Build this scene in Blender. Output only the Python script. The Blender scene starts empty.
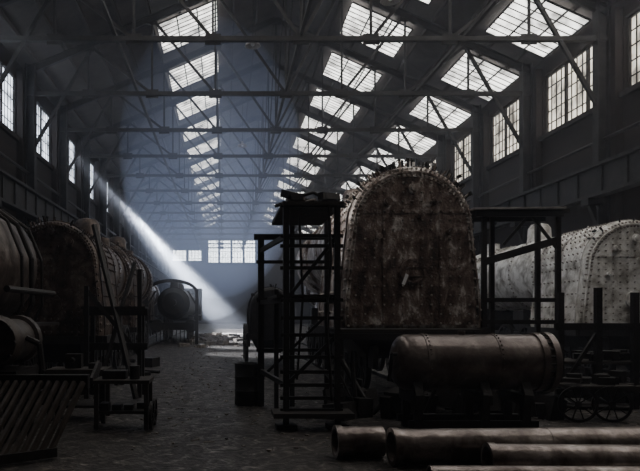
import bpy, bmesh, math, random
from mathutils import Vector, Matrix
random.seed(7)
R=random.random
def U(a,b): return a+(b-a)*random.random()

# ---------------------------------------------------------------- materials
def newmat(name):
    m=bpy.data.materials.new(name); m.use_nodes=True
    nt=m.node_tree; b=nt.nodes['Principled BSDF']
    return m,nt,b
def mottled(name,cols,scale=3.0,rough=0.7,metal=0.0,bump=0.3,detail=8,rr=None,dist=0.4,stretch=(1,1,1)):
    m,nt,b=newmat(name)
    tc=nt.nodes.new('ShaderNodeTexCoord')
    mp=nt.nodes.new('ShaderNodeMapping'); mp.inputs['Scale'].default_value=stretch
    nt.links.new(tc.outputs['Object'],mp.inputs['Vector'])
    n=nt.nodes.new('ShaderNodeTexNoise'); n.inputs['Scale'].default_value=scale
    n.inputs['Detail'].default_value=detail; n.inputs['Roughness'].default_value=0.65
    n.inputs['Distortion'].default_value=dist
    nt.links.new(mp.outputs[0],n.inputs['Vector'])
    r=nt.nodes.new('ShaderNodeValToRGB')
    els=r.color_ramp.elements
    while len(els)<len(cols): els.new(0.5)
    for e,(p,c) in zip(els,cols):
        e.position=p; e.color=(c[0],c[1],c[2],1)
    nt.links.new(n.outputs['Fac'],r.inputs['Fac'])
    nt.links.new(r.outputs['Color'],b.inputs['Base Color'])
    b.inputs['Roughness'].default_value=rough; b.inputs['Metallic'].default_value=metal
    if rr:
        mr=nt.nodes.new('ShaderNodeMapRange')
        mr.inputs['From Min'].default_value=0.35; mr.inputs['From Max'].default_value=0.65
        mr.inputs['To Min'].default_value=rr[0]; mr.inputs['To Max'].default_value=rr[1]
        nt.links.new(n.outputs['Fac'],mr.inputs['Value']); nt.links.new(mr.outputs[0],b.inputs['Roughness'])
    if bump:
        n2=nt.nodes.new('ShaderNodeTexNoise'); n2.inputs['Scale'].default_value=scale*5; n2.inputs['Detail'].default_value=5
        nt.links.new(tc.outputs['Object'],n2.inputs['Vector'])
        bp=nt.nodes.new('ShaderNodeBump'); bp.inputs['Strength'].default_value=bump; bp.inputs['Distance'].default_value=0.03
        nt.links.new(n2.outputs['Fac'],bp.inputs['Height']); nt.links.new(bp.outputs['Normal'],b.inputs['Normal'])
    return m
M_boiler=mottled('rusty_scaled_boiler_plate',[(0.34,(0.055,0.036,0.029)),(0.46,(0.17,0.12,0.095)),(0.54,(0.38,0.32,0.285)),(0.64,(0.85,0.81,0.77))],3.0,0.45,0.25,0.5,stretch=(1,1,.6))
M_face=mottled('rusty_shaded_backhead_plate',[(0.37,(0.035,0.021,0.016)),(0.48,(0.125,0.08,0.061)),(0.57,(0.26,0.2,0.17)),(0.65,(0.68,0.63,0.59))],4.6,0.42,0.25,0.6,14,stretch=(1,1,.55))  # rust mottle, plus painted-in shade of the face turned from the light
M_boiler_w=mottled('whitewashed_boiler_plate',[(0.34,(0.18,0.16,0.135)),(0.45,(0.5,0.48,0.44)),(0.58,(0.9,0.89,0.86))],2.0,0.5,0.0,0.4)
M_bolt_d=mottled('grey_brown_stay_bolts',[(0.4,(0.14,0.115,0.1)),(0.6,(0.3,0.26,0.23))],4,0.6,0.2,0.1)
M_bolt_l=mottled('worn_bolt_heads',[(0.4,(0.2,0.16,0.13)),(0.6,(0.58,0.53,0.48))],5,0.4,0.3,0.1)
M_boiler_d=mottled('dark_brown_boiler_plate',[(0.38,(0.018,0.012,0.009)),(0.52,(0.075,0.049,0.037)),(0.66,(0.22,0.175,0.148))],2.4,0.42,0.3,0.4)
M_iron=mottled('black_iron',[(0.4,(0.005,0.0038,0.0034)),(0.6,(0.016,0.012,0.0105))],4,0.55,0.2,0.3)
M_steel=mottled('truss_steel',[(0.4,(0.011,0.01,0.0095)),(0.6,(0.027,0.0245,0.023))],2,0.7,0.2,0.1)
M_tank=mottled('grey_painted_tank',[(0.35,(0.07,0.051,0.043)),(0.55,(0.155,0.127,0.116)),(0.68,(0.29,0.255,0.235))],2.5,0.3,0.45,0.2)
M_tank_d=mottled('sooty_smokebox_plate',[(0.35,(0.04,0.03,0.025)),(0.55,(0.1,0.08,0.07)),(0.68,(0.2,0.17,0.155))],2.5,0.36,0.35,0.3)
M_slat=mottled('dark_worn_slats',[(0.35,(0.02,0.015,0.012)),(0.65,(0.08,0.064,0.055))],3,0.5,0.3,0.2)
M_pipe=mottled('scaled_steel_pipe',[(0.35,(0.075,0.056,0.048)),(0.5,(0.18,0.15,0.136)),(0.66,(0.36,0.32,0.3))],3,0.3,0.55,0.25)
M_wood=mottled('weathered_timber',[(0.35,(0.011,0.008,0.0065)),(0.65,(0.034,0.026,0.021))],3,0.8,0,0.3)
M_deck=mottled('roof_deck_boards',[(0.3,(0.026,0.022,0.02)),(0.7,(0.075,0.065,0.061))],0.7,0.85,0,0.2)
M_lit=mottled('pale_lit_surface',[(0.35,(0.18,0.16,0.15)),(0.65,(0.4,0.38,0.36))],3,0.6,0,0.2)  # light on the platform planks put into the colour; lamp shades share it
M_scrap=mottled('pale_scrap',[(0.35,(0.045,0.036,0.03)),(0.6,(0.3,0.265,0.235))],5,0.6,0,0.2)
M_white=mottled('plain_white',[(0.3,(0.9,0.9,0.9)),(0.7,(0.95,0.95,0.95))],5,0.6,0,0)
M_floor=mottled('packed_dirt_floor',[(0.4,(0.007,0.005,0.0042)),(0.52,(0.02,0.015,0.0125)),(0.61,(0.055,0.043,0.036)),(0.7,(0.26,0.22,0.19))],3.4,0.6,0,1.0,15,(0.85,0.45),1.6)
def brickmat():
    m,nt,b=newmat('sooty_brick')
    tc=nt.nodes.new('ShaderNodeTexCoord'); mp=nt.nodes.new('ShaderNodeMapping')
    mp.inputs['Rotation'].default_value=(math.radians(90),0,math.radians(90))
    br=nt.nodes.new('ShaderNodeTexBrick'); br.inputs['Scale'].default_value=2.2
    br.inputs['Color1'].default_value=(0.018,0.0112,0.009,1); br.inputs['Color2'].default_value=(0.011,0.007,0.006,1)
    br.inputs['Mortar'].default_value=(0.018,0.015,0.0135,1); br.inputs['Mortar Size'].default_value=0.012
    nt.links.new(tc.outputs['Object'],mp.inputs['Vector']); nt.links.new(mp.outputs[0],br.inputs['Vector'])
    nt.links.new(br.outputs['Color'],b.inputs['Base Color']); b.inputs['Roughness'].default_value=0.85
    return m
M_brick=brickmat()
def glass(name,col,strength,lo=0.25,scale=1.2):
    m,nt,b=newmat(name)
    nt.nodes.remove(b)
    tc=nt.nodes.new('ShaderNodeTexCoord')
    n=nt.nodes.new('ShaderNodeTexNoise'); n.inputs['Scale'].default_value=scale; n.inputs['Detail'].default_value=4
    nt.links.new(tc.outputs['Object'],n.inputs['Vector'])
    mr=nt.nodes.new('ShaderNodeMapRange'); mr.inputs['From Min'].default_value=0.35; mr.inputs['From Max'].default_value=0.6
    mr.inputs['To Min'].default_value=lo*strength; mr.inputs['To Max'].default_value=strength
    nt.links.new(n.outputs['Fac'],mr.inputs['Value'])
    e=nt.nodes.new('ShaderNodeEmission'); e.inputs['Color'].default_value=(*col,1)
    nt.links.new(mr.outputs[0],e.inputs['Strength'])
    nt.links.new(e.outputs[0],nt.nodes['Material Output'].inputs['Surface'])
    return m
M_sky=glass('grimy_skylight_glass',(1,0.98,0.93),4.0,0.22)
M_skyn=glass('boosted_near_skylight_glass',(1,0.95,0.89),6.5,0.6)  # near bays: extra glow added to light the boilers from above
M_dull=glass('dimmed_near_glass',(1,0.88,0.75),0.3,0.3)  # nearest bays: glow turned down to keep the foreground dark
M_wr=glass('grimy_window_glass_warm',(1.0,0.92,0.78),2.0,0.2)
M_wrn=glass('boosted_near_window_glass_warm',(1.0,0.92,0.82),4.5,0.5)  # near right windows: extra glow added for highlights on the tank
M_wl=glass('grimy_window_glass_cool',(0.8,0.88,1.0),4.0,0.3)
M_we=glass('bright_end_window_glass',(0.88,0.95,1.0),8.0,0.8)

# ---------------------------------------------------------------- mesh builder
class MB:
    def __init__(s): s.v=[]; s.f=[]; s.m=[]; s.sm=[]; s.mats=[]
    def mi(s,mat):
        if mat not in s.mats: s.mats.append(mat)
        return s.mats.index(mat)
    def add(s,vs,fs,mat,smooth=False):
        o=len(s.v); s.v+= [tuple(v) for v in vs]; i=s.mi(mat)
        for f in fs:
            s.f.append([a+o for a in f]); s.m.append(i); s.sm.append(smooth)
    def box(s,c,d,mat,rot=None):
        x,y,z=d[0]/2,d[1]/2,d[2]/2
        vs=[Vector(p) for p in [(-x,-y,-z),(x,-y,-z),(x,y,-z),(-x,y,-z),(-x,-y,z),(x,-y,z),(x,y,z),(-x,y,z)]]
        if rot is not None: vs=[rot@v for v in vs]
        c=Vector(c); vs=[v+c for v in vs]
        s.add(vs,[(3,2,1,0),(4,5,6,7),(0,1,5,4),(1,2,6,5),(2,3,7,6),(3,0,4,7)],mat)
    def beam(s,p,q,w,h,mat):
        p=Vector(p);q=Vector(q);d=q-p;L=d.length
        if L<1e-5:return
        rot=d.to_track_quat('Y','Z').to_matrix()
        s.box((p+q)/2,(w,L,h),mat,rot)
    def ibeam(s,p,q,w,h,mat):
        p=Vector(p);q=Vector(q);d=q-p;L=d.length
        rot=d.to_track_quat('Y','Z').to_matrix();up=rot@Vector((0,0,1))
        s.box((p+q)/2,(w*0.15,L,h),mat,rot)
        s.box((p+q)/2+up*h/2,(w,L,h*0.1),mat,rot); s.box((p+q)/2-up*h/2,(w,L,h*0.1),mat,rot)
    def rev(s,p,q,prof,mat,n=24,smooth=True,capmat=None):
        p=Vector(p);q=Vector(q);d=(q-p).normalized()
        rot=d.to_track_quat('Z','Y').to_matrix()
        vs=[];fs=[]
        for t,r in prof:
            for i in range(n):
                a=2*math.pi*i/n
                vs.append(p+d*t+rot@Vector((r*math.cos(a),r*math.sin(a),0)))
        for k in range(len(prof)-1):
            for i in range(n):
                j=(i+1)%n
                fs.append((k*n+i,k*n+j,(k+1)*n+j,(k+1)*n+i))
        s.add(vs,fs,mat,smooth)
        if prof[0][1]>0.001: s.add(vs[:n],[tuple(range(n-1,-1,-1))],capmat or mat)
        if prof[-1][1]>0.001: s.add(vs[-n:],[tuple(range(n))],capmat or mat)
    def cyl(s,p,q,r,mat,n=16,r2=None):
        L=(Vector(q)-Vector(p)).length
        s.rev(p,q,[(0,r),(L,r if r2 is None else r2)],mat,n)
    def tube(s,pts,r,mat,n=8):
        for a,b in zip(pts[:-1],pts[1:]): s.cyl(a,b,r,mat,n)
    def hoop(s,c,rad,axis,w,t,mat,n=32):
        c=Vector(c);ax=Vector(axis).normalized();rot=ax.to_track_quat('Z','Y').to_matrix()
        vs=[];fs=[]
        for i in range(n):
            a=2*math.pi*i/n; u=rot@Vector((math.cos(a),math.sin(a),0))
            vs+=[c+u*(rad-t)-ax*w/2,c+u*rad-ax*w/2,c+u*rad+ax*w/2,c+u*(rad-t)+ax*w/2]
        for i in range(n):
            j=(i+1)%n
            for k in range(4):
                l=(k+1)%4
                fs.append((i*4+k,i*4+l,j*4+l,j*4+k))
        s.add(vs,fs,mat,True)
    def wheel(s,c,rad,axis,mat,spokes=8,w=0.1):
        s.hoop(c,rad,axis,w,rad*0.14,mat,28)
        c=Vector(c);ax=Vector(axis).normalized();rot=ax.to_track_quat('Z','Y').to_matrix()
        s.cyl(c-ax*w*0.7,c+ax*w*0.7,rad*0.18,mat,14)
        for i in range(spokes):
            a=2*math.pi*i/spokes;u=rot@Vector((math.cos(a),math.sin(a),0))
            s.beam(c+u*rad*0.15,c+u*rad*0.9,w*0.4,w*0.4,mat)
    def sphere(s,c,r,mat,n=8):
        prof=[(r-r*math.cos(math.pi*i/n),max(r*math.sin(math.pi*i/n),0.0005)) for i in range(n+1)]
        c=Vector(c); s.rev(c-Vector((0,0,r)),c+Vector((0,0,r)),prof,mat,n*2)
    def out(s,name):
        me=bpy.data.meshes.new(name); me.from_pydata(s.v,[],s.f)
        for m in s.mats: me.materials.append(m)
        me.polygons.foreach_set('material_index',s.m); me.polygons.foreach_set('use_smooth',s.sm)
        me.update(); bm=bmesh.new(); bm.from_mesh(me); bmesh.ops.recalc_face_normals(bm,faces=bm.faces); bm.to_mesh(me); bm.free()
        try: me.set_sharp_from_angle(angle=math.radians(40))
        except Exception: pass
        o=bpy.data.objects.new(name,me); bpy.context.scene.collection.objects.link(o); return o

# ---------------------------------------------------------------- hall
XL,XR=-9.8,14.9; XC=2.9; ZE=13.8; ZR=19.2; BAY=6.1; YN=-3*BAY; YF=18*BAY
WB,WT=10.2,13.0
def roofz(x):
    return ZR-(ZR-ZE)*((x-XC)/(XR-XC) if x>XC else (XC-x)/(XC-XL))
m=MB(); m.box(((XL+XR)/2,(YN+YF)/2,-0.15),(XR-XL+2,YF-YN+2,0.3),M_floor); m.out('floor')
def sidewall(name,x,sgn):
    m=MB(); t=0.5; xc=x+sgn*t/2
    m.box((xc,(YN+YF)/2,WB/2),(t,YF-YN,WB),M_brick)
    m.box((xc,(YN+YF)/2,(WT+ZE)/2),(t,YF-YN,ZE-WT),M_brick)
    k=-3
    while k<=18:
        m.box((xc,k*BAY,(WB+WT)/2),(t,1.0,WT-WB),M_brick)
        m.box((x-sgn*0.15,k*BAY,ZE/2-0.2),(0.3,0.9,ZE-0.4),M_brick)
        k+=1
    m.box((x-sgn*0.05,(YN+YF)/2,WB-0.1),(0.25,YF-YN,0.2),M_brick)
    m.out(name)
sidewall('wall_left',XL,-1); sidewall('wall_right',XR,1)
for nm,y,s in (('wall_back',YF,1),('wall_front',YN,-1)):
    m=MB(); yy=[y,y+s*0.5]
    prof=[(XL-.5,0),(XR+.5,0),(XR+.5,ZE),(XC,ZR),(XL-.5,ZE)]
    vs=[(a,yy[0],b) for a,b in prof]+[(a,yy[1],b) for a,b in prof]
    m.add(vs,[(0,1,2,3,4),(9,8,7,6,5)]+[(i,(i+1)%5,(i+1)%5+5,i+5) for i in range(5)],M_brick); m.out(nm)
# windows
wn=[1]
def window(plane,c0,c1,z0,z1,pos,mat,ncol,nrow,sashes=3,thick=0.05):
    m=MB()
    def P(a,z,off=0): return (pos+off,a,z) if plane=='x' else (a,pos+off,z)
    m.add([P(c0,z0),P(c1,z0),P(c1,z1),P(c0,z1)],[(0,1,2,3)],mat)
    s=-1 if pos>0 else 1
    off=s*0.05
    def bar(a,b,w):
        m.beam(a,b,w,w,M_iron)
    for i in range(ncol+1):
        a=c0+(c1-c0)*i/ncol; w=thick if i%max(1,ncol//sashes) else thick*3.2
        bar(P(a,z0,off),P(a,z1,off),w)
    for i in range(nrow+1):
        z=z0+(z1-z0)*i/nrow; w=thick if 0<i<nrow else thick*3
        bar(P(c0,z,off),P(c1,z,off),w)
    m.out('window_%d'%wn[0]); wn[0]+=1
for k in range(-2,18):
    y0=k*BAY+0.5; y1=(k+1)*BAY-0.5
    window('x',y0,y1,WB,WT,XR+0.25,M_wr if k>2 else (M_wrn if k>=0 else M_dull),12,5,3,.04)
    window('x',y0,y1,WB,WT,XL-0.15,M_wl if k>1 else M_dull,12,5,3,.03)
for (a,b,z0,z1) in ((-9.0,-6.6,10.7,12.6),(-6.3,-4.0,10.7,12.6),(-2.9,-1.1,10.4,14.3),(-0.9,1.0,10.4,14.3),(1.2,3.1,10.4,14.3),(3.3,5.2,10.4,14.3)):
    window('y',a,b,z0,z1,YF-0.06,M_we,4,4,1,0.06)
# roof
m=MB()
for xa in (XL-0.5,XR+0.5):
    za=roofz(xa)
    vs=[(xa,YN,za),(xa,YF,za),(XC,YF,ZR),(XC,YN,ZR),(xa,YN,za+.2),(xa,YF,za+.2),(XC,YF,ZR+.2),(XC,YN,ZR+.2)]
    m.add(vs,[(0,1,2,3),(4,5,6,7),(0,1,5,4),(2,3,7,6),(0,3,7,4),(1,2,6,5)],M_deck)
x=XL+0.8
while x<XR:
    if abs(x-XC)>0.4:
        z=roofz(x)-0.14; m.beam((x,YN,z),(x,YF,z),0.1,0.2,M_wood)
    x+=1.35
m.out('ceiling')
# skylights
def skylight(x0,x1,y0,y1,mat):
    m=MB(); z0=roofz(x0)-0.26; z1=roofz(x1)-0.26
    m.add([(x0,y0,z0),(x1,y0,z1),(x1,y1,z1),(x0,y1,z0)],[(0,1,2,3)],mat)
    for i in range(9):
        y=y0+(y1-y0)*i/8; m.beam((x0,y,z0-.03),(x1,y,z1-.03),0.03 if 0<i<8 else .1,0.04,M_steel)
    for i in range(4):
        t=i/3; xx=x0+(x1-x0)*t; zz=z0+(z1-z0)*t
        m.beam((xx,y0,zz-.04),(xx,y1,zz-.04),0.06,0.06,M_steel)
    return m.out('skylight')
for k in range(-2,18):
    yc=(k+0.5)*BAY; mt=M_sky if k>3 else (M_skyn if k>=1 else M_dull)
    skylight(-3.4,-0.4,yc-1.8,yc+1.8,mt)
    skylight(6.3,9.3,yc-1.8,yc+1.8,mt)
    skylight(11.9,14.6,yc-1.9,yc+1.9,mt)
# trusses
ZC=12.4
def truss(y):
    m=MB()
    xl,xr=XL+.3,XR-.3
    xs=[xl+(xr-xl)*i/8 for i in range(9)]
    xs[4]=XC
    top=[(x,y,roofz(x)-0.5) for x in xs]
    bot=[(x,y,ZC) for x in xs]
    for i in range(8):
        m.ibeam(top[i],top[i+1],0.2,0.3,M_steel)
    m.beam(bot[0],bot[8],0.2,0.18,M_steel)
    for i in range(1,8): m.beam(bot[i],top[i],0.09,0.09,M_steel)
    for i in range(1,4):
        m.beam(bot[i+1],top[i],0.08,0.12,M_steel); m.beam(bot[8-i-1],top[8-i],0.08,0.12,M_steel)
    for p in bot[1:8]: m.box(p,(0.6,0.06,0.4),M_steel)
    for p in top[1:8]: m.box((p[0],p[1],p[2]-.1),(0.5,0.06,0.4),M_steel)
    for xw,s in ((XL+.55,1),(XR-.55,-1)):
        for dx in (-0.2,0.2): m.box((xw+dx,y,ZC/2+0.7),(0.06,0.4,ZC+1.4),M_steel)
        m.box((xw,y,ZC/2+0.7),(0.36,0.05,ZC+1.4),M_steel)
        m.beam((xw,y,9.6),(xw+s*3.0,y,roofz(xw+s*3.0)-.6),0.14,0.14,M_steel)
    m.out('roof_truss')
for k in range(-2,18): truss(k*BAY)
m=MB()
for x in (-4.2,XC,9.2):
    m.beam((x,YN,ZC+.2),(x,YF,ZC+.2),0.12,0.14,M_steel)
for k in range(-2,17):
    m.beam((XC,k*BAY,roofz(XC)-.5),(XC,(k+1)*BAY,ZC),0.07,0.07,M_steel)
m.out('roof_sway_bracing')
for xw,s in ((XL+1.0,1),(XR-1.0,-1)):
    m=MB()
    m.ibeam((xw,YN,6.9),(xw,YF,6.9),0.45,1.1,M_steel)
    m.beam((xw,YN,7.5),(xw,YF,7.5),0.08,0.14,M_iron)
    for k in range(-2,18):
        m.box((xw-s*0.1,k*BAY,6.2),(0.6,0.5,0.3),M_steel); m.beam((xw,k*BAY,6.2),(xw-s*.4,k*BAY,5.2),0.2,0.2,M_steel)
        for j in range(4): m.box((xw+s*0.05,k*BAY+0.7+j*1.5,6.9),(0.12,0.08,1.0),M_steel)
    m.out('crane_runway_girder')
    m=MB()
    for zz in (4.6,5.0,8.6): m.cyl((xw-s*0.55,YN,zz),(xw-s*0.55,YF,zz),0.07,M_iron,8)
    m.out('wall_pipe_run')
def pendant(x,y,z):
    m=MB()
    m.cyl((x,y,z+.2),(x,y,roofz(x)-0.3),0.015,M_iron,6)
    m.rev((x,y,z+.3),(x,y,z-1),[(0,0.05),(0.12,0.07),(0.2,0.12),(0.26,0.3),(0.38,0.38),(0.4,0.36),(0.28,0.26),(0.22,0.1)],M_lit,20)
    m.sphere((x,y,z+0.0),0.09,M_white,6)
    m.out('pendant_lamp')
pendant(1.3,30,14.55); pendant(6.2,24,13.75); pendant(1.3,48,14.5)

# ---------------------------------------------------------------- boilers
def outline(cx,zc,Rd,hw,zb,n=40):
    pts=[]
    ns=10
    for i in range(ns):
        s=i/ns; z=zb+(zc-zb)*s
        w=hw+(Rd-hw)*(s**1.3)
        if s<0.15: w*=0.97+0.2*s
        pts.append((-w,z))
    na=n
    for i in range(na+1):
        a=math.pi-math.pi*i/na
        pts.append((Rd*math.cos(a),zc+Rd*math.sin(a)))
    for i in range(ns-1,-1,-1): pts.append((-pts[i][0],pts[i][1]))
    return [(cx+a,b) for a,b in pts]
def boiler(name,cx,y0,zc,Rd,hw,zb,L1,L2,mat,detail=True,spikes=0,domes=True,face=None,bolt=None,br=0.03):
    face=face or mat; bolt=bolt or mat
    m=MB()
    base=outline(cx,zc,Rd,hw,zb); n=len(base)
    cz=(zc*0.5+zb*0.5)+0.3
    def scaled(s): return [(cx+(a-cx)*s,cz+(b-cz)*s) for a,b in base]
    st=[(y0+0.0,scaled(0.88)),(y0+0.02,scaled(0.93)),(y0+0.08,scaled(0.975)),(y0+0.2,scaled(1.0)),(y0+L1,scaled(1.0))]
    vs=[];fs=[]
    for y,o in st: vs+=[(a,y,b) for a,b in o]
    for k in range(len(st)-1):
        for i in range(n):
            j=(i+1)%n; fs.append((k*n+i,k*n+j,(k+1)*n+j,(k+1)*n+i))
    m.add(vs,fs,mat,True)
    m.add([(a,st[0][0],b) for a,b in st[0][1]],[tuple(range(n))],face)
    m.add([(a,st[-1][0],b) for a,b in st[-1][1]],[tuple(range(n))],mat)
    rb=Rd*0.93
    m.rev((cx,y0+L1-0.1,zc+Rd-rb-0.02),(cx,y0+L1+L2,zc+Rd-rb-0.02),[(0,rb),(L2*0.45,rb),(L2*0.5,rb*0.97),(L2*.8,rb*.94),(L2*.8,rb*.99),(L2,rb*0.99),(L2,0.01)],mat,40)
    for yy in (0.06,0.3,0.62,0.8):
        yb=y0+L1+L2*yy
        m.hoop((cx,yb,zc+Rd-rb-0.02),rb*1.015,(0,1,0),0.12,0.08,mat,40)
        if detail:
            for i in range(48):
                a=2*math.pi*i/48; u=Vector((math.cos(a),0,math.sin(a))); p=Vector((cx,yb,zc+Rd-rb-.02))+u*rb*1.01
                m.cyl(p,p+u*.04,.035,bolt,5,.02)
    for yy in (0.3,L1*0.55,L1-0.08):
        o=[(cx+(a-cx)*1.012,b+ (0.012 if b>zc else 0)) for a,b in base]
        for (a,b),(c,d) in zip(o[:-1],o[1:]): m.beam((a,y0+yy,b),(c,y0+yy,d),0.09,0.03,mat)
    if domes:
        m.rev((cx,y0+L1+L2*0.35,zc+Rd-0.3),(cx,y0+L1+L2*0.35,zc+Rd+2),[(0,0.5),(0.35,0.42),(0.75,0.4),(0.9,0.3),(0.97,0.01)],mat,24)
        m.rev((cx,y0+L1+L2*0.9,zc+Rd-0.3),(cx,y0+L1+L2*0.9,zc+Rd+2),[(0,0.35),(0.3,0.28),(0.6,0.26),(0.6,0.01)],mat,20)
    if detail:
        nx=13; nz=17
        for iz in range(nz):
            z=zb+0.2+(zc+Rd*0.86-zb-0.2)*iz/(nz-1)
            hwz=hw+(Rd-hw)*min(1,(z-zb)/(zc-zb)) if z<zc else math.sqrt(max(0,Rd*Rd-(z-zc)**2))
            hwz*=0.82
            for ix in range(nx):
                xx=-Rd*0.9+Rd*1.8*ix/(nx-1)
                if abs(xx)>hwz: continue
                if (xx/0.32)**2+((z-(zc-0.95))/0.3)**2<1: continue
                m.cyl((cx+xx,y0+0.02,z),(cx+xx,y0-0.045,z),br,bolt,6,br*.7)
        for sc in (0.965,0.90):
            ed=scaled(sc)
            for i in range(0,n):
                a,b=ed[i]; yy=y0+(0.09 if sc>.95 else .01); m.cyl((a,yy,b),(a,yy-.06,b),br*1.2,bolt,6,br*.8)
        o=scaled(0.93)
        for (a,b),(c,d) in zip(o[:-1],o[1:]): m.beam((a,y0+.01,b),(c,y0+.01,d),0.05,0.03,mat)
        m.box((cx,y0-.005,zc+.35),(Rd*1.7,.025,.08),face)
        m.box((cx-.62,y0-.005,zc-.8),(.07,.025,2.3),face); m.box((cx+.62,y0-.005,zc-.8),(.07,.025,2.3),face)
        fz=zc-0.95
        # closed fire door with hinge straps
        m.hoop((cx,y0-0.02,fz),0.27,(0,1,0),0.08,0.045,face,28)
        m.cyl((cx,y0-0.045,fz),(cx,y0+.03,fz),0.235,face,24)
        for dz in(-.1,.1): m.box((cx+.08,y0-.06,fz+dz),(.46,.03,.045),face)
        for k in range(int(L1/0.25)):
            yy=y0+0.3+k*0.25
            for i in range(2,n-2,2):
                a,b=base[i]
                nx_=Vector((a-cx,0,(b-cz)*0.9)).normalized()
                p=Vector((a,yy,b)); m.cyl(p-nx_*.01,p+nx_*0.05,br,bolt,5,br*.7)
        for dx,dz,r in ((-0.55,0.55,0.09),(0.5,0.6,0.08),(0,0.85,0.11),(-0.75,-0.2,0.07),(0.8,-0.1,0.07),(0.15,0.25,0.06)):
            m.cyl((cx+dx,y0+.02,zc+dz),(cx+dx,y0-0.12,zc+dz),r,mat,14); m.cyl((cx+dx,y0-.12,zc+dz),(cx+dx,y0-0.16,zc+dz),r*.6,mat,10)
    oz=zb
    m.beam((cx-hw,y0+.1,oz),(cx+hw,y0+.1,oz),0.25,0.2,M_iron); m.beam((cx-hw,y0,oz),(cx-hw,y0+L1,oz),0.2,0.2,M_iron); m.beam((cx+hw,y0,oz),(cx+hw,y0+L1,oz),0.2,0.2,M_iron)
    for i in range(spikes):
        a=math.radians(U(25,155)); yy=y0+U(0.0,L1)*(R()**1.5)
        u=Vector((math.cos(a),U(-.15,.15),math.sin(a)+0.15)).normalized()
        p=Vector((cx+Rd*math.cos(a),yy,zc+Rd*math.sin(a)))
        L=U(0.04,0.14)
        m.cyl(p-u*.03,p+u*L,U(0.012,0.035),M_iron if R()<.5 else mat,5)
        if R()<0.25:
            q=p+u*L; m.box(q,(U(.04,.12),U(.05,.12),U(.03,.08)),M_iron,Matrix.Rotation(U(0,3),3,'Y'))
    m.add([(cx-hw*.9,y0+.2,zb),(cx+hw*.9,y0+.2,zb),(cx+hw*.9,y0+L1,zb),(cx-hw*.9,y0+L1,zb),
           (cx-hw*.5,y0+.5,zb-.6),(cx+hw*.5,y0+.5,zb-.6),(cx+hw*.5,y0+L1-.3,zb-.6),(cx-hw*.5,y0+L1-.3,zb-.6)],
          [(0,1,5,4),(1,2,6,5),(2,3,7,6),(3,0,4,7),(4,5,6,7)],M_iron)
    for dx in (-0.8,0.8):
        m.box((cx+dx,y0+(L1+L2)/2,1.0),(0.12,L1+L2,0.5),M_iron)
        k=0
        while k*1.8+1.2<L1+L2:
            m.wheel((cx+dx*1.05,y0+1.2+k*1.8,0.82),0.72,(1,0,0),M_iron,10,0.12); k+=1
    for yy in (y0+L1+0.8,y0+L1+L2-0.8):
        m.box((cx,yy,1.6),(1.5,0.35,1.1),M_iron)
    m.out(name)
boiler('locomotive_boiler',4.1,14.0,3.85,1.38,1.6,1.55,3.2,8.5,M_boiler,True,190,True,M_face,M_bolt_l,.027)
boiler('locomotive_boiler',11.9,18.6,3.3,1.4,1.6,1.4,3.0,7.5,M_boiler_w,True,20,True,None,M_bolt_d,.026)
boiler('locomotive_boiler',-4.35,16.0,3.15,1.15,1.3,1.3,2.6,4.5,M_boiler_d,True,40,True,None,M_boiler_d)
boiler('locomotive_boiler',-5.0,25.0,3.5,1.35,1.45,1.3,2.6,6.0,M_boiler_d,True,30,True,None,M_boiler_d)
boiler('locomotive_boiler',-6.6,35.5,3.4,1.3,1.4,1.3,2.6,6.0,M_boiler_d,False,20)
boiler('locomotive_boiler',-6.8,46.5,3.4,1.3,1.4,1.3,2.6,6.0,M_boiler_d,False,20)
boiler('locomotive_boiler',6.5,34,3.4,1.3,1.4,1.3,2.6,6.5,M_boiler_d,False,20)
boiler('locomotive_boiler',1.65,23,2.15,.75,.8,1.1,1.6,2.5,M_iron,False,10,False)

# near-left locomotive: smokebox, frames, pilot
m=MB()
c=(-5.2,11.2,2.95)
m.rev((c[0],c[1]-.15,c[2]),(c[0],14,c[2]),[(0,0.01),(0.0,0.75),(0.1,0.8),(0.1,1.2),(0.3,1.28),(2.2,1.28),(2.2,1.2),(2.6,1.2)],M_tank_d,44)
m.hoop((c[0],c[1]-.1,c[2]),1.22,(0,1,0),0.1,0.16,M_tank_d,44)
for i in range(28):
    a=2*math.pi*i/28; m.cyl((c[0]+1.13*math.cos(a),c[1]-.12,c[2]+1.13*math.sin(a)),(c[0]+1.13*math.cos(a),c[1]-.2,c[2]+1.13*math.sin(a)),.035,M_tank_d,6)
for dx in(-.7,.7): m.box((c[0]+dx,12.2,1.0),(0.14,5.5,0.6),M_iron)
m.box((c[0],12.3,1.55),(1.5,1.2,0.5),M_iron)
for s in(-1,1):
    for k in range(3): m.wheel((c[0]+s*.85,11.7+k*1.4,0.7),0.66,(1,0,0),M_iron,10,0.14)
m.rev((c[0],12.2,c[2]+1.1),(c[0],12.2,c[2]+2),[(0,.36),(.5,.3),(.6,.36),(.6,.2)],M_iron,20)
for k,yy in enumerate((11.9,12.5,13.2)):
    m.tube([(c[0]+.6,yy,c[2]+1.15),(c[0]+1.15,yy,c[2]+.75),(c[0]+1.42,yy,c[2]+.1),(c[0]+1.4,yy+.1,c[2]-.8),(c[0]+1.1,yy+.1,c[2]-1.4),(c[0]+1.1,yy+.1,.7)],.03+.02*(k%2),M_iron)
m.tube([(c[0]+1.45,11.0,c[2]-.55),(c[0]+1.45,14,c[2]-.55)],.06,M_iron); m.box((c[0]+1.25,12.6,1.75),(.6,3,.06),M_iron)
m.box((c[0],9.4,.98),(6.4,.16,.2),M_iron)
nose=Vector((c[0]+.9,7.2,.1))
nose2=Vector((c[0]-.9,7.2,.1)); m.beam(nose,nose2,.1,.12,M_iron)
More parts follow.
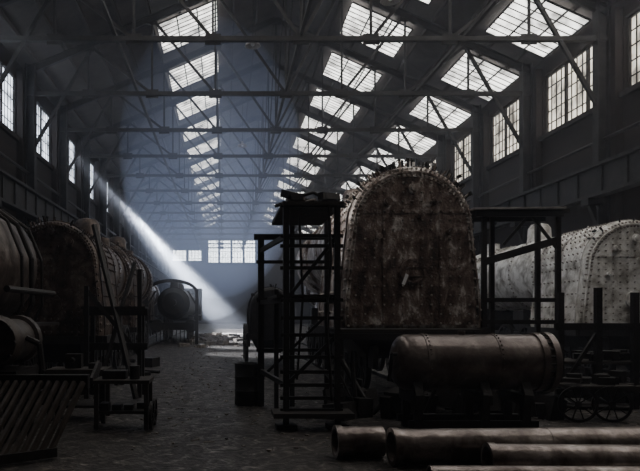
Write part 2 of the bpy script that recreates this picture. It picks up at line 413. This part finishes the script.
for s,ns in((-1,nose2),(1,nose)):
    end=Vector((c[0]+s*2.9,8.7,.1)); m.beam(ns,end,.1,.12,M_iron)
    for i in range(19):
        t=(i+.5)/19
        m.beam(ns.lerp(end,t)+Vector((0,0,.03)),(c[0]+s*(.9+2.3*t),9.3,.98),.05,.07,M_slat)
m.out('steam_locomotive')
m=MB()
x0,y0=-3.35,10.3
m.rev((x0-.1,y0-.9,1.55),(x0-.1,y0+1,1.55),[(0,.12),(0.05,.12),(0.05,.36),(.15,.4),(.3,.4),(.32,.34),(1.1,.34),(1.12,.4),(1.3,.4),(1.3,.1)],M_slat,28)
m.rev((x0-.75,y0-.7,1.2),(x0-.75,y0+1,1.2),[(0,.1),(0.05,.3),(.2,.42),(.25,.36),(1.1,.36),(1.15,.44),(1.35,.44),(1.35,.1)],M_slat,28)
for i in range(10):
    a=2*math.pi*i/10
    m.cyl((x0-.1+.34*math.cos(a),y0-.78,1.55+.34*math.sin(a)),(x0-.1+.34*math.cos(a),y0-.9,1.55+.34*math.sin(a)),.03,M_iron,6)
m.box((x0-.35,y0-.1,.95),(1.1,1.1,.3),M_iron)
for dx in(-.45,.4):
    for dy in(-.4,.4): m.box((x0-.35+dx,y0-.1+dy,.42),(.14,.14,.84),M_iron)
m.tube([(x0+.25,y0-.3,1.6),(x0+.45,y0-.3,1.5),(x0+.5,y0-.3,1.1),(x0+.35,y0-.3,.6),(x0+.3,y0-.3,.05)],.05,M_iron)
m.out('air_compressor')
m=MB()
m.beam((-2.0,14.4,0.05),(-3.15,15.4,4.1),.1,.09,M_iron)
m.beam((-2.9,14.3,.05),(-2.2,15.6,3.2),.07,.07,M_iron)
m.out('leaning_poles')
m=MB()
m.beam((-2.0,15.0,0.0),(-2.0,15.0,3.0),.1,.1,M_iron); m.beam((-3.2,14.8,0.0),(-3.2,14.8,2.6),.1,.1,M_iron)
m.beam((-3.3,14.9,2.0),(-1.8,14.9,2.0),.08,.16,M_iron); m.beam((-3.3,14.9,1.2),(-1.8,14.9,1.2),.08,.16,M_iron)
m.beam((-2.0,15.0,1.0),(-3.2,14.8,2.5),.06,.1,M_iron)
m.box((-2.6,15.2,2.1),(1.5,.7,.06),M_iron); m.beam((-2.0,15.5,0.0),(-2.0,15.5,2.1),.1,.1,M_iron); m.beam((-3.2,15.5,0.0),(-3.2,15.5,2.1),.1,.1,M_iron)
m.out('timber_trestle')
m=MB()
bx,by=-1.75,11.1
m.box((bx,by,.82),(.95,.7,.06),M_wood); m.box((bx,by,.3),(.85,.6,.05),M_wood)
for dx in(-.42,.42):
    for dy in(-.3,.3): m.box((bx+dx,by+dy,.42),(.07,.07,.8),M_wood)
m.wheel((bx+.5,by-.2,.24),.24,(1,0,0),M_iron,8,.05); m.wheel((bx+.5,by+.25,.24),.24,(1,0,0),M_iron,8,.05)
m.box((bx-.15,by,.92),(.4,.3,.14),M_iron); m.cyl((bx+.2,by-.1,.85),(bx+.2,by-.1,1.08),.09,M_iron,12)
m.beam((bx-.5,by-.3,.8),(bx-.5,by+.3,1.05),.05,.2,M_iron)
for i in range(4): m.box((bx-.3+i*.2,by+U(-.15,.15),.37),(.15,.25,U(.06,.16)),M_iron)
m.out('workshop_cart')
m=MB()
bx,by=-2.75,12.1
m.box((bx,by,.9),(1.1,.7,.08),M_wood)
for dx in(-.48,.48):
    for dy in(-.28,.28): m.box((bx+dx,by+dy,.43),(.09,.09,.86),M_wood)
m.box((bx,by,.25),(1,.6,.05),M_wood); m.box((bx-.1,by,1.08),(.3,.2,.26),M_iron); m.cyl((bx-.1,by-.25,1.1),(bx-.1,by+.1,1.1),.05,M_iron,8); m.box((bx+.3,by,.99),(.2,.3,.1),M_iron)
m.out('workbench')

# distant locomotive
m=MB()
lx,ly=-3.3,41
m.rev((lx,ly-.3,2.55),(lx,ly+12,2.55),[(0,.01),(0,.7),(.15,.85),(.3,1.0),(.3,1.05),(11,1.05)],M_iron,36)
m.cyl((lx,ly-.7,2.6),(lx,ly-.3,2.6),.22,M_iron,16)
m.rev((lx,ly+.8,3.4),(lx,ly+.8,4.5),[(0,.32),(.5,.26),(.6,.33),(.6,.2)],M_iron,20)
m.rev((lx,ly+4,3.4),(lx,ly+4,4.5),[(0,.45),(.5,.4),(.7,.2),(.72,.01)],M_iron,20)
m.box((lx,ly-.6,1.1),(2.7,.3,.45),M_iron)
for i in range(9): m.beam((lx-1+i*.25,ly-.7,1.0),(lx-1+i*.25,ly-1.2+abs(i-4)*.08,.15),.06,.06,M_iron)
for s in(-1,1):
    m.cyl((lx+s*1.1,ly+.1,1.1),(lx+s*1.1,ly+1.4,1.1),.42,M_iron,20)
    m.box((lx+s*1.2,ly+6,1.75),(.5,12,.06),M_iron)
    for k in range(4): m.wheel((lx+s*.8,ly+2.8+k*1.8,.85),.85,(1,0,0),M_iron,12,.14)
m.box((lx,ly+11.5,2.6),(2.8,2,2.6),M_iron)
m.out('steam_locomotive')
m=MB()
for s in(-1,1): m.box((lx+s*1.55,ly-1.3,1.7),(.2,.2,3.4),M_iron)
pts=[Vector((lx+1.55*math.cos(a),ly-1.3,3.2+.75*math.sin(a))) for a in [math.pi*i/12 for i in range(13)]]
for a,b in zip(pts[:-1],pts[1:]): m.beam(a,b,.2,.2,M_iron)
m.beam((lx-1.55,ly-1.3,2.4),(lx-1.0,ly-1.3,3.3),.1,.1,M_iron); m.beam((lx+1.55,ly-1.3,2.4),(lx+1.0,ly-1.3,3.3),.1,.1,M_iron)
m.out('lifting_frame')

# ---------------------------------------------------------------- scaffolds
m=MB()
Y=12.0; Y2=13.6
def X(u,y): return (u-225)*y/640
def Z(v,y): return 2-(v-312)*y/640
pA=X(261,Y2); pB=X(286,11.0); pC=X(337,11.0)
m.box((pA,Y2,Z(236,Y2)/2),(.13,.13,Z(236,Y2)),M_iron)
m.box((pA+.3,Y2-.3,Z(290,Y2)/2),(.09,.09,Z(290,Y2)),M_iron)
for xx in (pB,pC):
    m.box((xx,11.0,Z(203,11)/2),(.1,.12,Z(203,11)),M_iron)
for xx in (X(292,Y2),X(322,Y2)+.1):
    m.box((xx,Y2,Z(215,Y2)/2),(.1,.1,Z(215,Y2)),M_iron)
m.beam((pA-.15,Y2,Z(237,Y2)),(X(330,Y2),Y2,Z(237,Y2)),.08,.12,M_iron)
m.beam((pA-.1,Y2,Z(300,Y2)),(X(330,Y2),Y2,Z(300,Y2)),.08,.1,M_iron)
m.beam((pA-.1,Y2,Z(262,Y2)),(X(330,Y2),Y2,Z(262,Y2)),.06,.07,M_iron)
m.beam((pA-.1,Y2,Z(350,Y2)),(X(330,Y2),Y2,Z(350,Y2)),.06,.07,M_iron)
for v in (206,236,246,268,300,318,335,357,372,385,398,410):
    m.beam((pB-.1,11,Z(v,11)),(pC+.1,11,Z(v,11)),.06,.06,M_iron)
for v in (236,300,385):
    m.beam((pB,11,Z(v,11)),(pA,Y2,Z(v,11)),.06,.09,M_iron)
    m.beam((pC,11,Z(v,11)),(pC+.2,Y2,Z(v,11)),.06,.09,M_iron)
m.box(((pB+pC)/2-.05,12.2,Z(300,11)+.07),(1.1,2.4,.05),M_wood)
m.box(((pB+pC)/2+.02,12.2,Z(208,11)+.07),(1.05,2.6,.06),M_wood)
m.beam((pB,11,Z(300,11)),(pC,11,Z(236,11)),.05,.06,M_iron)
m.beam((pB,11,Z(385,11)),(pC,11,Z(335,11)),.05,.06,M_iron)
m.beam((pA,Y2,.6),(X(330,Y2),Y2,2.0),.05,.06,M_iron)
m.tube([(pC-.15,10.95,Z(205,11)),(pC-.12,10.9,Z(260,11)),(pC-.2,10.9,Z(320,11)),(pC-.1,10.9,Z(400,11))],.025,M_iron)
m.tube([(pB+.25,11.2,Z(215,11)),(pB+.3,11.1,Z(300,11)),(pB+.2,11.1,Z(380,11))],.02,M_iron)
m.box((pB,11,.04),(.35,.35,.08),M_iron); m.box((pC,11,.04),(.35,.35,.08),M_iron)
m.box(((pB+pC)/2,10.95,Z(413,11)),(1.35,.6,.08),M_wood)
m.box((3.75,13.35,1.62),(3.0,.8,.06),M_wood)
for xx in(2.35,3.7,5.1):
    m.box((xx,13.0,.8),(.1,.1,1.6),M_iron)
m.beam((2.3,12.98,1.5),(5.2,12.98,1.5),.08,.12,M_iron)
m.out('boiler_scaffold')
m=MB()
zt=Z(208,11)+.1
for i in range(30):
    m.box((U(pB+.05,pC),U(11.3,13.2),zt+U(.02,.26)),(U(.06,.35),U(.06,.4),U(.04,.18)),M_iron if i%3 else M_boiler_d,Matrix.Rotation(U(0,3),3,'Z')@Matrix.Rotation(U(-.4,.4),3,'X'))
m.tube([(pB+.2,11.6,zt),(pB+.3,11.6,zt+.2),(pB+.55,11.6,zt+.28),(pB+.8,11.6,zt+.15)],.03,M_iron)
m.out('scrap_fittings_pile')
m=MB()
ys=14.2
xa,xb=X(474,ys),X(556,ys); zp=Z(211,ys)
m.box(((xa+xb)/2+.1,ys+.3,zp),(xb-xa+.3,.8,.07),M_wood)
m.beam((xa,ys-.1,zp-.08),(xb+.1,ys-.1,zp-.08),.08,.12,M_iron)
m.beam((xa,ys+.7,zp-.08),(xb+.1,ys+.7,zp-.08),.08,.12,M_iron)
for u,y in((484,ys),(503,ys+.6),(558,ys),(553,ys+.7)):
    m.box((X(u,ys),y,zp/2),(.1,.1,zp),M_iron)
m.beam((X(484,ys),ys,Z(262,ys)),(X(558,ys),ys,Z(240,ys)),.07,.16,M_iron)
m.beam((X(484,ys),ys,Z(300,ys)),(X(558,ys),ys,Z(300,ys)),.06,.09,M_iron)
m.beam((X(484,ys),ys,Z(322,ys)),(X(558,ys),ys,Z(322,ys)),.06,.09,M_iron)
m.beam((X(503,ys),ys,Z(245,ys)),(X(530,ys),ys,Z(214,ys)),.05,.06,M_iron)
m.beam((X(558,ys),ys,Z(250,ys)),(X(530,ys),ys,Z(214,ys)),.05,.06,M_iron)
m.beam((xa-.1,ys-.15,zp+.02),(xb+.1,ys-.15,zp+.04),.2,.04,M_lit)  # pale strip, colour stands for light on the planks
m.out('platform_scaffold')
m=MB()
ys=13.2
m.box((X(598,ys),ys,1.25),(.12,.12,2.5),M_iron); m.box((X(560,ys),ys,1.2),(.12,.12,2.4),M_iron)
m.box((X(630,ys)+.1,ys,1.2),(.12,.12,2.4),M_iron)
m.beam((X(555,ys),ys,1.7),(X(640,ys)+.3,ys,1.7),.1,.14,M_iron)
m.box((X(600,ys),ys+.5,.95),(1.9,1,.06),M_wood); m.beam((X(560,ys),ys,.4),(X(598,ys),ys,1.6),.07,.07,M_iron)
for dx in(-.8,.8):m.box((X(600,ys)+dx,ys+.9,.47),(.1,.1,.94),M_iron)
for i in range(14): m.box((X(600,ys)+U(-.8,.8),ys+U(.2,.8),1.02+U(0,.1)),(U(.1,.35),U(.1,.3),U(.05,.2)),M_iron,Matrix.Rotation(U(0,3),3,'Z'))
m.out('work_stand')
m=MB()
ys=11.6
for u in(578,612):
    m.wheel((X(u,ys),ys,.33),.33,(0.35,1,0),M_iron,10,.05)
m.beam((X(570,ys),ys+.15,.5),(X(640,ys)+.2,ys+.15,.6),.1,.1,M_wood); m.beam((X(570,ys),ys+.5,.5),(X(640,ys)+.2,ys+.5,.6),.1,.1,M_wood)
m.box((X(605,ys),ys+.35,.62),(1.2,.6,.06),M_wood); m.cyl((X(578,ys),ys,.33),(X(578,ys)+.2,ys+.7,.33),.03,M_iron); m.cyl((X(612,ys),ys,.33),(X(612,ys)+.2,ys+.7,.33),.03,M_iron)
for i in range(10): m.box((X(605,ys)+U(-.5,.5),ys+.35+U(-.2,.2),.68+U(0,.15)),(U(.1,.3),U(.1,.3),U(.05,.2)),M_iron,Matrix.Rotation(U(0,3),3,'Z'))
m.out('hand_cart')

# ---------------------------------------------------------------- tank
m=MB()
ty=10.9; tz=Z(362,ty); xa=X(391,ty); xb=X(551,ty); r=.47; L=xb-xa
m.rev((xa,ty,tz),(xb,ty,tz),[(0,.02),(.02,.22),(.07,.36),(.14,.44),(.22,r),(.5,r),(.5,r+.015),(.6,r+.015),(.6,r),(L*.62,r),(L*.62,r+.012),(L*.62+.08,r+.012),(L*.62+.08,r),(L-.34,r),(L-.34,r+.03),(L-.24,r+.03),(L-.24,r-.02),(L-.16,r-.02),(L-.16,r+.04),(L-.06,r+.04),(L-.05,.3),(L,.02)],M_tank,48)
for xo in(.55,L*.62+.04):
    for i in range(36):
        a=2*math.pi*i/36; u=Vector((0,math.cos(a),math.sin(a))); p=Vector((xa+xo,ty,tz))+u*(r+.01); m.cyl(p,p+u*.02,.016,M_tank,6)
for i in range(24):
    a=2*math.pi*i/24; u=Vector((0,math.cos(a),math.sin(a)))*(r+.01); p=Vector((xb-.24,ty,tz))+u; m.cyl(p,p+Vector((.11,0,0)),.02,M_iron,6)
m.cyl((xa+1.2,ty,tz+r-.03),(xa+1.2,ty,tz+r+.06),.06,M_tank,14)
m.tube([(xa+.1,ty-.2,tz+.15),(xa-.05,ty-.25,tz+.15),(xa-.1,ty-.25,tz-.3)],.03,M_iron)
for xo in(.35,1.45,L-.6):
    for dy in(-.35,.35): m.box((xa+xo,ty+dy,.31),(.13,.13,.62),M_iron)
    m.box((xa+xo,ty,.56),(.16,1.0,.16),M_iron); m.beam((xa+xo,ty-.45,.62),(xa+xo,ty-.3,.85),.14,.1,M_iron); m.beam((xa+xo,ty+.45,.62),(xa+xo,ty+.3,.85),.14,.1,M_iron)
m.beam((xa+.2,ty-.35,.15),(xb-.4,ty-.35,.15),.1,.12,M_iron); m.beam((xa+.2,ty+.35,.15),(xb-.4,ty+.35,.15),.1,.12,M_iron)
m.out('riveted_pressure_tank')
m=MB()
for i in range(26):
    m.box((U(2.0,6.2),U(11.9,13.0),U(.08,.4)),(U(.15,.8),U(.1,.6),U(.08,.6)),M_iron,Matrix.Rotation(U(0,3),3,'Z')@Matrix.Rotation(U(-.5,.5),3,'X'))
for i in range(10):
    p=Vector((U(2.0,6),U(12,13.0),.05)); m.cyl(p,p+Vector((U(-.6,.6),U(-.2,.4),U(.4,1.3))),U(.02,.06),M_iron,8)
m.out('scrap_iron_heap')
m=MB()
m.rev((X(248,13.6),13.8,0),(X(248,13.6),13.8,2),[(0,.26),(.03,.28),(.3,.27),(.32,.285),(.34,.27),(.6,.27),(.62,.285),(.64,.27),(.9,.28),(.9,.24),(.86,.23)],M_iron,28)
m.out('oil_drum')

# ---------------------------------------------------------------- pipes
def pipe(xa,ya,xb,yb,r,hollow=True,flange=0,z=None):
    m=MB(); z=r if z is None else z
    p=Vector((xa,ya,z));q=Vector((xb,yb,z));L=(q-p).length
    pr=[(.25,.01),(.25,r*.84),(0,r*.84),(0,r)]
    if flange: pr+=[(.0,r+flange),(.09,r+flange),(.09,r)]
    pr+=[(L*.45,r),(L*.45,r*1.015),(L*.45+.04,r*1.015),(L*.45+.04,r),(L,r),(L,.01)]
    m.rev(p,q,pr,M_pipe,36); return m.out('steel_pipe')
pipe(X(391,8.35),8.35,X(391,8.35)+4.6,8.6,.225,True,.02,.245)
pipe(X(338,8.5),8.75,X(338,8.5)+.66,8.8,.205,True,.02,.225)
pipe(X(440,9.1),9.35,X(586,9.1),9.4,.1)
pipe(X(560,8.3),9.0,X(560,8.3)+3,9.15,.15)
pipe(X(487,7.7),7.7,X(487,7.7)+3.5,7.55,.2,True,.015,.215)
pipe(X(428,7.3),7.25,X(428,7.3)+3.2,7.2,.13)

# ---------------------------------------------------------------- debris & rails
def debris(name,n,xr,yr,mat,s0,s1):
    m=MB()
    for i in range(n):
        x,y=U(*xr),U(*yr); s=U(s0,s1); h=s*U(.2,.5)
        if R()<.3:
            a=U(0,6.3); m.cyl((x,y,s*.12),(x+math.cos(a)*s*3,y+math.sin(a)*s*3,s*.12),s*.12,mat,6)
        else: m.box((x,y,h/2),(s,s*U(.4,1),h),mat,Matrix.Rotation(U(0,3),3,'Z'))
    m.out(name)
debris('floor_rubble',520,(-1.6,2.3),(9,40),M_scrap,.02,.07)
debris('floor_rubble',90,(1.5,6.5),(8,10.5),M_scrap,.02,.05)
debris('floor_rubble',160,(5,11),(9.5,18),M_scrap,.03,.1)
debris('scrap_iron_heap',110,(-2.6,1.0),(36,56),M_scrap,.12,.6)
debris('scrap_iron_heap',90,(-8,-2.6),(12.5,26),M_iron,.2,.7)
debris('scrap_iron_heap',90,(7,12.5),(12,26),M_iron,.2,.7)
for cx in(-5.0,4.1,11.9):
    m=MB()
    for s in(-.72,.72): m.box((cx+s,45,.04),(.07,100,.1),M_iron)
    m.out('rail_track')
m=MB(); m.add([(X(402,13.9),13.92,Z(284,13.9)),(X(405,13.9),13.92,Z(285,13.9)),(X(409,13.9),13.92,Z(275,13.9)),(X(406,13.9),13.92,Z(273,13.9))],[(0,1,2,3)],M_white); m.out('white_spot')  # small flat white spot on the backhead

# ---------------------------------------------------------------- haze
def volmat(name,col,dens,emc,em):
    vm=bpy.data.materials.new(name); vm.use_nodes=True
    nt=vm.node_tree; nt.nodes.clear()
    o=nt.nodes.new('ShaderNodeOutputMaterial'); pv=nt.nodes.new('ShaderNodeVolumePrincipled')
    pv.inputs['Color'].default_value=(*col,1); pv.inputs['Density'].default_value=dens; pv.inputs['Anisotropy'].default_value=0.3
    pv.inputs['Emission Color'].default_value=(*emc,1); pv.inputs['Emission Strength'].default_value=em
    nt.links.new(pv.outputs[0],o.inputs['Volume']); return vm
hz=MB(); hz.box(((XL+XR)/2,(2+YF)/2,9.8),(XR-XL-.1,YF-2-.2,19),M_iron)
ho=hz.out('smoke_haze')
ho.data.materials.clear(); ho.data.materials.append(volmat('thin_smoke_volume',(0.8,0.85,1),.0022,(.4,.5,1),.00001))
def plume(loc,sc,d,e):
    hz=MB(); hz.sphere((0,0,0),1,M_iron,24); ho=hz.out('glowing_smoke_plume'); ho.location=loc; ho.scale=sc
    ho.data.materials.clear(); ho.data.materials.append(volmat('glowing_smoke_volume',(0.78,0.85,1),d,(.44,.58,1),e))  # smoke with added blue emission in place of scattered daylight
plume((-1.0,72,13),(8.2,44,9.5),.006,.003)
plume((-2.0,68,10.5),(7.0,34,9.5),.005,.001)

# ---------------------------------------------------------------- lights
def spot(name,p,q,e,ang,col=(0.93,0.96,1),r=0.2):
    l=bpy.data.lights.new(name,'SPOT'); l.energy=e; l.spot_size=math.radians(ang); l.spot_blend=.8; l.color=col; l.shadow_soft_size=r
    o=bpy.data.objects.new(name,l); o.location=p; o.rotation_euler=(Vector(q)-Vector(p)).to_track_quat('-Z','Y').to_euler()
    bpy.context.scene.collection.objects.link(o)
spot('sunbeam_through_window',(-9.5,68.8,12.2),(0.9,60,0),1000000,12)
for y,e in ((38.1,40000),(44.2,70000),(50.3,120000),(56.4,200000),(62.7,300000),(75,300000),(81,200000)):
    spot('sunbeam_through_window',(-9.5,y,12.0),(0.9,y-8,0),e,13)
spot('sunlight_on_boiler',(-9.5,21.5,12.3),(3.5,15.6,4.6),11000,16,(1,.97,.92))
w=bpy.data.worlds.new('World'); bpy.context.scene.world=w; w.use_nodes=True
w.node_tree.nodes['Background'].inputs['Color'].default_value=(.5,.65,1,1); w.node_tree.nodes['Background'].inputs['Strength'].default_value=.3

# ---------------------------------------------------------------- camera
cd=bpy.data.cameras.new('Camera'); cd.sensor_width=36; cd.lens=36; cd.shift_x=(320-225)/640; cd.shift_y=(312-235.5)/640
cd.clip_end=300
co=bpy.data.objects.new('Camera',cd); co.location=(0,0,2); co.rotation_euler=(math.radians(90),0,0)
bpy.context.scene.collection.objects.link(co); bpy.context.scene.camera=co
